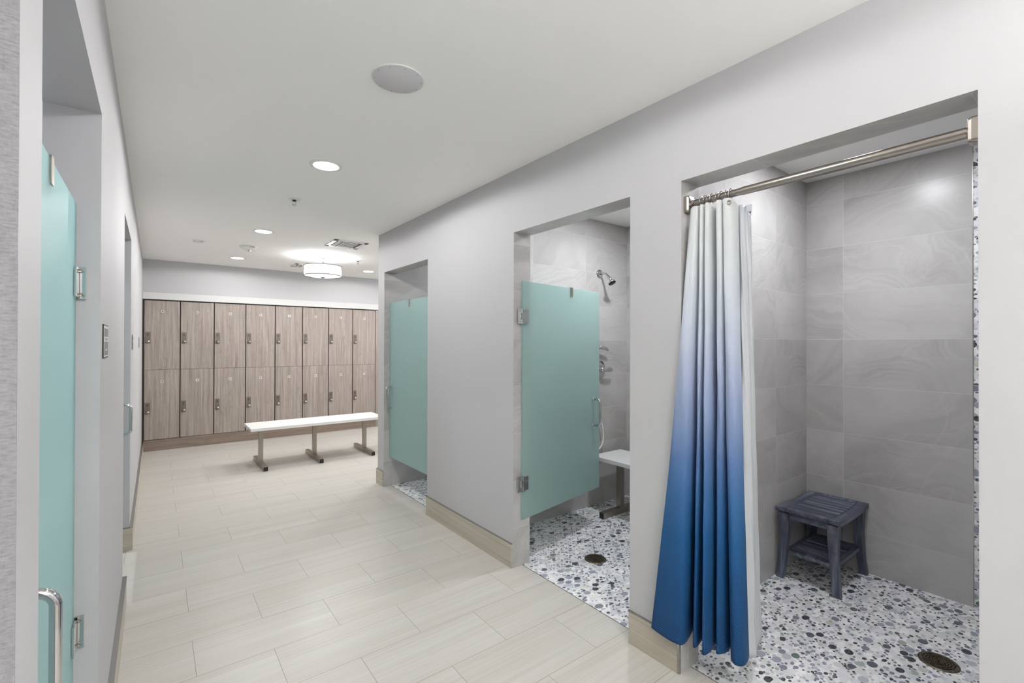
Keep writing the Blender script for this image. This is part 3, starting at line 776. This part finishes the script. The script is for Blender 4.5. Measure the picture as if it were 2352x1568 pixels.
mb = MB(); mb.lathe([(.036, .001), (.034, .010), (.022, .018), (.020, .045), (.016, .052), (0, .053)], axis=(0, -1, 0), n=28); mb.obj('body', m_chrome, e)
lever(e, -.045, .125, .015, .028)
e = empty('mixer_valve', (3.205, YW, 1.220), 'round chrome shower mixer plate with lever and red and blue marks', 'valve')
mb = MB(); mb.lathe([(.088, .001), (.086, .006), (.060, .012), (.030, .016)], axis=(0, -1, 0), n=40); pl = mb.obj('plate', m_chrome, e)
for nm2, mt, a0, a1 in (('red_mark', m_red, 95, 140), ('blue_mark', m_navy, 40, 85)):
    mb = MB(); pts = [(.074*math.cos(math.radians(a)), -.0105, .074*math.sin(math.radians(a))) for a in range(a0, a1+1, 5)]; mb.tube(pts, .003, 6); mb.obj(nm2, mt, pl)
mb = MB(); mb.lathe([(.030, .012), (.028, .035), (.020, .045), (.018, .062), (0, .064)], axis=(0, -1, 0), n=24); mb.obj('hub', m_chrome, e)
lever(e, -.052, .130, .019, .004)
e = empty('hand_shower', (2.93, YW, 1.30), 'white hose of a hand shower looping beside the glass in the middle shower', 'hand shower')
pts = []
ctrl = [(2.93, -.06, 1.26), (2.99, -.05, 1.10), (3.10, -.04, .92), (3.185, -.04, .78), (3.215, -.045, .66), (3.205, -.05, .57), (3.15, -.05, .51), (3.05, -.045, .53), (2.98, -.03, .66), (2.96, -.02, .80)]
for i in range(len(ctrl)-1):
    p0 = Vector(ctrl[max(i-1, 0)]); p1 = Vector(ctrl[i]); p2 = Vector(ctrl[i+1]); p3 = Vector(ctrl[min(i+2, len(ctrl)-1)])
    for k_ in range(6):
        t_ = k_/6; pts.append(.5*((2*p1)+(p2-p0)*t_+(2*p0-5*p1+4*p2-p3)*t_*t_+(3*p1-p0-3*p2+p3)*t_**3))
pts.append(Vector(ctrl[-1]))
mb = MB(); mb.tube([(p.x-2.93, p.y, p.z-1.30) for p in pts], .0075, 10); mb.obj('hose', m_hose, e)
mb = MB(); mb.tube([(0, -.06, -.04), (0, -.07, .06), (0, -.09, .14)], [.009, .011, .012], 12); mb.lathe([(.012, 0), (.034, .02), (.034, .028), (0, .030)], (0, -.095, .15), (0, -.8, -.5), 20); mb.obj('handset', m_chrome, e)
mb = MB(); mb.lathe([(.022, .0), (.020, .02), (.012, .05)], (0, -.001, .0), (0, -1, 0), 16); mb.obj('bracket', m_chrome, e)
mb = MB(); mb.lathe([(.024, .0), (.020, .012), (.010, .02), (.010, .03)], (.03, -.001, -.5), (0, -1, 0), 16); mb.obj('supply_elbow', m_chrome, e)

# ------------------------------------------------------------------ floor drains
def drain(x, y, r, label):
    e = empty('floor_drain', (x, y, 0), label, 'drain', None)
    mb = MB(); mb.lathe([(r, 0), (r-.002, .003), (r-.010, .0045), (r-.013, .003)], n=48); mb.obj('rim', m_bronze, e)
    mb = MB(); mb.lathe([(0, .0008), (r-.012, .0008)], n=40); mb.obj('drain_opening', m_black, e)
    mb = MB(); rr = r-.012; rings = [rr*.98, rr*.80, rr*.62, rr*.44, rr*.26]
    for q in rings: mb.lathe([(q-.0026, .001), (q-.0026, .0034), (q+.0026, .0034), (q+.0026, .001)], n=40, smooth=False)
    mb.lathe([(0, .0034), (.006, .0034)], n=12)
    for i in range(8):
        a = math.pi/4*i+.35; T = Matrix.Rotation(a, 4, 'Z'); mb.box(.002, rr, -.0022, .0022, .001, .0034, T=T)
    mb.obj('grate', m_bronze, e)
drain(2.852, .510, .074, 'round bronze floor drain in the curtained shower at lower right')
drain(2.366, 2.160, .073, 'round bronze floor drain in front of the open glass door')

# ------------------------------------------------------------------ teak stool
e = empty('shower_stool', (3.343, 1.145, 0), 'weathered blue-grey slatted wooden stool in the corner of the near shower', 'stool')
SW, SD, SH = .258, .172, .445    # half width (x), half depth (y), height
def dish(x):   # seat curves up to its two ends
    return .016*(abs(x)/SW)**2-.016
def bar(mb, x0, x1, y0, y1, zt, th, n=14):
    vs = []; fs = []
    for i in range(n+1):
        x = x0+(x1-x0)*i/n; z = zt+dish(x)
        vs += [(x, y0, z-th), (x, y1, z-th), (x, y1, z), (x, y0, z)]
    for i in range(n):
        a = i*4; b = a+4
        for j in range(4): fs.append((a+j, b+j, b+(j+1) % 4, a+(j+1) % 4))
    fs += [(0, 1, 2, 3), (n*4+3, n*4+2, n*4+1, n*4)]
    mb.add(vs, fs); return mb
mb = MB(); bw = .058; ew = .034
for q in (-1, 1):
    y0, y1 = (-SD, -SD+bw) if q < 0 else (SD-bw, SD)
    bar(mb, -SW, SW, y0, y1, SH, .028)
    x0, x1 = (-SW+.001, -SW+ew) if q < 0 else (SW-ew, SW-.001)
    bar(mb, x0, x1, -SD+bw, SD-bw, SH, .027, 2)
seat = mb.obj('seat_frame', m_stoolw, e, bevel=.006, seg=3)
ns = 9; pitch = 2*(SW-ew)/ns
for i in range(ns):
    x = -SW+ew+pitch*i
    mb = MB(); bar(mb, x+.0042, x+pitch-.0042, -SD+bw, SD-bw, SH-.001, .018, 2); mb.obj('seat_slat', m_stooly, seat, bevel=.0015)
mb = MB()
for s in (-1, 1):
    mb.box(-SW+.05, SW-.05, s*(SD-.045)-.010, s*(SD-.045)+.010, SH-.078, SH-.040)
    mb.box(s*(SW-.055)-.010, s*(SW-.055)+.010, -SD+.045, SD-.045, SH-.078, SH-.040)
mb.obj('apron', m_stoolw, e, bevel=.002)
for sx in (-1, 1):
    for sy in (-1, 1):
        mb = MB(); prof = [(0.0, SW-.030, SD-.020, .021), (.10, SW-.038, SD-.030, .021), (.25, SW-.046, SD-.040, .023), (.34, SW-.046, SD-.042, .027), (SH-.036, SW-.040, SD-.038, .028)]
        vs = []
        for z, x, y, r in prof:
            for a, b in ((-1, -1), (1, -1), (1, 1), (-1, 1)): vs.append((sx*x+a*r, sy*y+b*r, z+(.0 if z else .001)))
        fs = [(3, 2, 1, 0)]+[(i*4+j, i*4+(j+1) % 4, i*4+4+(j+1) % 4, i*4+4+j) for i in range(4) for j in range(4)]+[(16, 17, 18, 19)]
        mb.add(vs, fs); mb.obj('leg', m_stoolv, e, bevel=.004)
mb = MB(); ZS = .175
for s in (-1, 1):
    mb.box(s*(SW-.058)-.018, s*(SW-.058)+.018, -SD+.058, SD-.058, ZS-.022, ZS); mb.box(-SW+.06, SW-.06, s*(SD-.048)-.013, s*(SD-.048)+.013, ZS-.028, ZS-.004)
sh = mb.obj('shelf', m_stoolw, e, bevel=.002)
for i in range(8):
    x = -.172+i*.344/7
    mb = MB(); mb.box(x-.016, x+.016, -SD+.062, SD-.062, ZS-.014, ZS-.002); mb.obj('shelf_slat', m_stooly, sh, bevel=.0015)

# ------------------------------------------------------------------ curtain rod, rings, curtain, liner
RX, RZ = 1.887, 2.071
e = empty('curtain_rod', (RX, .71, RZ), 'brushed nickel shower curtain rod across the near shower opening', 'rod')
mb = MB(); mb.tube([(0, OC[0]+.02-.71, 0), (0, .93-.71, 0)], .0165, 24); mb.obj('outer_tube', m_nickel, e)
mb = MB(); mb.tube([(0, .92-.71, 0), (0, OC[1]-.02-.71, 0)], .0145, 24); mb.obj('inner_tube', m_nickel, e)
for s, y in ((1, OC[0]), (-1, OC[1])):
    mb = MB(); prof = []
    n = 8
    # rounded rectangular bracket, domed
    def ring(hw, hh, yy, rc):
        out = []
        for q, (cx, cz) in enumerate(((hw-rc, hh-rc), (-hw+rc, hh-rc), (-hw+rc, -hh+rc), (hw-rc, -hh+rc))):
            for k_ in range(5):
                a = math.pi/2*q+math.pi/2*k_/4; out.append((cx+rc*math.cos(a), yy, cz+rc*math.sin(a)))
        return out
    rs_ = [ring(.026, .037, y+s*.001-.71, .008), ring(.026, .037, y+s*.016-.71, .008), ring(.023, .034, y+s*.024-.71, .008), ring(.015, .020, y+s*.027-.71, .008)]
    vs = [v for r_ in rs_ for v in r_]; N = 20
    fs = [(i*N+j, i*N+(j+1) % N, (i+1)*N+(j+1) % N, (i+1)*N+j) for i in range(3) for j in range(N)]+[tuple(range(3*N, 4*N))]
    if s < 0: fs = [tuple(reversed(f)) for f in fs]
    mb.add(vs, fs); mb.obj('flange', m_nickel, e, bevel=.001)

def catmull(P, m):
    out = []
    for i in range(len(P)-1):
        p0, p1, p2, p3 = P[max(i-1, 0)], P[i], P[i+1], P[min(i+2, len(P)-1)]
        for k_ in range(m):
            t_ = k_/m; out.append(.5*((2*p1)+(p2-p0)*t_+(2*p0-5*p1+4*p2-p3)*t_*t_+(3*p1-p0-3*p2+p3)*t_**3))
    out.append(P[-1].copy()); return out
# columns: top (x,y,z), optional middle (x,y,z), bottom (x,y,z)
C_ = [((1.885, 1.160, 2.030), (1.832, 1.178, 1.45), (1.797, 1.300, .163)),
      ((1.872, 1.148, 2.048), (1.822, 1.166, 1.45), (1.787, 1.250, .163)),
      ((1.866, 1.130, 2.052), (1.822, 1.145, 1.45), (1.784, 1.174, .163)),
      ((1.872, 1.115, 2.050), (1.842, 1.131, 1.45), (1.812, 1.144, .163)),
      ((1.930, 1.110, 2.045), None, (1.930, 1.166, .180)),
      ((1.915, 1.108, 2.045), None, (1.930, 1.160, .178)),
      ((1.872, 1.106, 2.050), None, (1.832, 1.114, .163)),
      ((1.868, 1.092, 2.052), None, (1.840, 1.101, .163)),
      ((1.935, 1.085, 2.045), None, (1.920, 1.110, .172)),
      ((1.872, 1.082, 2.050), None, (1.812, 1.060, .163)),
      ((1.868, 1.062, 2.052), None, (1.860, 1.050, .163)),
      ((1.948, 1.053, 2.035), None, (1.975, 1.066, .176)),
      ((1.900, 1.040, 2.048), None, (1.869, 1.031, .163)),
      ((1.868, 1.030, 2.052), None, (1.880, 1.012, .163)),
      ((1.870, 1.012, 2.052), None, (1.915, 1.004, .166)),
      ((1.925, 1.008, 2.045), None, (1.960, 1.010, .172)),
      ((1.878, 1.005, 2.050), None, (1.888, .978, .160)),
      ((1.864, .993, 2.052), None, (1.864, .946, .158)),
      ((1.868, .970, 2.048), None, (1.892, .925, .158)),
      ((1.895, .957, 2.035), None, (1.955, .938, .164)),
      ((1.915, .962, 2.020), None, (1.990, .972, .170))]
rows = 120; cols = []
def level(t_):
    P = []
    for a, m_, b in C_:
        a, b = Vector(a), Vector(b)
        if m_:
            mm = Vector(m_); tm = (a.z-mm.z)/(a.z-b.z)
            if t_ < tm: q = t_/tm; p = a.lerp(mm, q)
            else: q = (t_-tm)/(1-tm); p = mm.lerp(b, q**1.15); 
            p.z = a.z+(b.z-a.z)*t_
        else:
            q = t_*.8+t_*t_*.2; p = a.lerp(b, q); p.z = a.z+(b.z-a.z)*t_
        P.append(p)
    return catmull(P, 8)
vs = []; uvs = []
for r_ in range(rows+1):
    L_ = level(r_/rows); arc = 0
    for i, p in enumerate(L_):
        wob = .004*math.sin(p.z*9+i*.35)*math.sin(math.pi*min(1, r_/rows*1.2))
        q = Vector((p.x+wob*.6, p.y, p.z)); vs.append(tuple(q))
        if r_ == rows//2 or True:
            pass
nc_ = len(L_)
arcs = [0]
base = [Vector(v) for v in vs[(rows)*nc_:(rows+1)*nc_]]
for i in range(1, nc_): arcs.append(arcs[-1]+(base[i]-base[i-1]).length)
fs = [(r_*nc_+i, r_*nc_+i+1, (r_+1)*nc_+i+1, (r_+1)*nc_+i) for r_ in range(rows) for i in range(nc_-1)]
me = bpy.data.meshes.new('shower_curtain'); me.from_pydata([(x-RX, y-1.06, z-2.06) for x, y, z in vs], [], fs); me.materials.append(m_curt)
me.polygons.foreach_set('use_smooth', [True]*len(fs))
uvl = me.uv_layers.new(name='UVMap')
for lp in me.loops:
    uvl.data[lp.index].uv = (arcs[lp.vertex_index % nc_], vs[lp.vertex_index][2])
cur = bpy.data.objects.new('fabric', me)
ce = empty('shower_curtain', (RX, 1.06, 2.06), 'waffle-weave shower curtain fading from white to deep blue, drawn to the left', 'curtain')
COL.objects.link(cur); cur.parent = ce
sm = cur.modifiers.new('solid', 'SOLIDIFY'); sm.thickness = .0016
# the fabric colour runs with real height, so shift object coordinates back in the material
for nd in m_curt.node_tree.nodes:
    if nd.type == 'SEPXYZ' and nd.inputs[0].is_linked and nd.inputs[0].links[0].from_node.type == 'TEX_COORD':
        add = m_curt.node_tree.nodes.new('ShaderNodeMath'); add.operation = 'ADD'; add.inputs[1].default_value = 2.06
        outs = [l_.to_socket for l_ in nd.outputs[2].links]
        m_curt.node_tree.links.new(nd.outputs[2], add.inputs[0])
        for o_ in outs: m_curt.node_tree.links.new(add.outputs[0], o_)
# eyelets (grommets) on the fabric
mb = MB(); ctr = Vector((1.861-RX, .972-1.06, 2.030-2.06))
mb.tube([ctr+Vector((0, .008*math.cos(a), .008*math.sin(a))) for a in [2*math.pi*i/16 for i in range(16)]], .0025, 6, closed=True); mb.obj('grommet', m_nickel, ce)
# rings
ring_y = [1.142, 1.106, 1.090, 1.075, 1.060, 1.034, 1.020, .992, .978]
for i, y in enumerate(ring_y):
    mb = MB(); pts = []; rr = .0195; tilt = (-.5, .3, -.2, .45, -.3, .2, -.45, .4, -.25)[i]*.5
    for k_ in range(15):
        a = math.radians(-60+k_*300/14); pts.append((rr*math.cos(a), tilt*rr*math.sin(a), rr*math.sin(a)+.002))
    pts += [(-.008, -tilt*.02-.003, -.030), (-.004, -tilt*.03-.006, -.044)]
    mb.tube(pts, .0016, 6)
    r0 = mb.obj('curtain_ring', m_nickel, rel=(0, 0, 0)); r0.location = (RX, y, RZ)
    tag(r0, 'thin steel curtain ring, %s from the near end of the bunch' % ordn[len(ring_y)-1-i] if i < len(ring_y)-1 else 'steel curtain ring nearest the open side, passing through the visible eyelet', 'ring', 'curtain rings on the nickel rod')
# liner
Lc = [((1.975, 1.150, 2.03), (2.030, 1.165, .100)), ((1.960, 1.110, 2.03), (2.030, 1.110, .095)), ((1.985, 1.070, 2.03), (2.070, 1.080, .098)), ((1.975, 1.020, 2.03), (2.040, 1.030, .095)),
      ((1.960, .985, 2.03), (2.060, 1.000, .097)), ((1.925, .960, 2.03), (2.035, .992, .100)), ((1.928, .952, 2.028), (2.066, .966, .095)), ((1.945, .946, 2.026), (2.075, .962, .095)), ((1.945, .942, 2.024), (2.130, .985, .098)), ((1.940, .930, 2.02), (2.205, 1.000, .103)), ((1.965, .934, 2.02), (2.225, 1.02, .106))]
vs = []; rows = 60
for r_ in range(rows+1):
    t_ = r_/rows; L_ = catmull([Vector(a).lerp(Vector(b), t_) for a, b in Lc], 6)
    for i, p in enumerate(L_): vs.append((p.x+.0025*math.sin(p.z*16+i*.8)-2.0, p.y-1.04, p.z-2.04))
nl = len(L_)
fs = [(r_*nl+i, r_*nl+i+1, (r_+1)*nl+i+1, (r_+1)*nl+i) for r_ in range(rows) for i in range(nl-1)]
le = empty('curtain_liner', (2.0, 1.04, 2.04), 'plain white shower liner hanging inside the blue curtain', 'curtain')
mb = MB(); mb.add(vs, fs, 0, True); lo = mb.obj('sheet', m_liner, le); sm = lo.modifiers.new('solid', 'SOLIDIFY'); sm.thickness = .0006
mb = MB(); mb.box(1.9345-2, 1.9365-2, .916-1.04, .938-1.04, 1.998-2.04, 2.024-2.04); tg = mb.obj('magnet_tab', plain('tab_grey', (.62, .65, .72, 1), .3), le)
mb = MB(); mb.box(1.9345-2, 1.9365-2, .916-1.04, .928-1.04, 1.980-2.04, 1.997-2.04); tg = mb.obj('care_tag', m_white, le)
mb = MB(); mb.box(1.9333-2, 1.9343-2, .9185-1.04, .9255-1.04, 1.990-2.04, 1.995-2.04); mb.box(1.9333-2, 1.9343-2, .9205-1.04, .9235-1.04, 1.985-2.04, 1.990-2.04, 1); mb.obj('tag_print', [m_navy, m_red], tg)

# ------------------------------------------------------------------ room signs on the left wall
def sign(y0, label):
    e = empty('room_sign', (XL, y0+.09, 1.455), label, 'sign')
    w_, h_ = .09, .056
    mb = MB(); mb.box(.0002, .0035, -w_, w_, -h_, h_); mb.obj('backing', m_black, e)
    mb = MB(); mb.box(.0033, .0040, -w_+.004, w_-.004, -h_+.004, h_-.004); mb.obj('light_panel', m_signlight, e)
    mb = MB(); mb.box(.0039, .0044, -w_+.014, w_-.014, .016, .044); mb.box(.0039, .0044, -w_+.014, w_-.014, -.047, -.001); mb.obj('grey_field', m_signgrey, e)
    mb = MB()
    for q in (-.045, -.015, .015, .040): mb.box(.0039, .0044, q-.006, q+.006, .003, .012)
    mb.obj('pictogram', m_signgrey, e)
    mb = MB(); mb.box(.0043, .0046, -.03, .03, -.032, -.026); mb.obj('braille_line', m_signlight, e)
sign(2.024, 'black-edged grey room sign beside the near glass door on the left wall')
sign(4.42, 'room sign just past the second opening on the left wall')
sign(6.23, 'room sign closest to the lockers on the left wall')
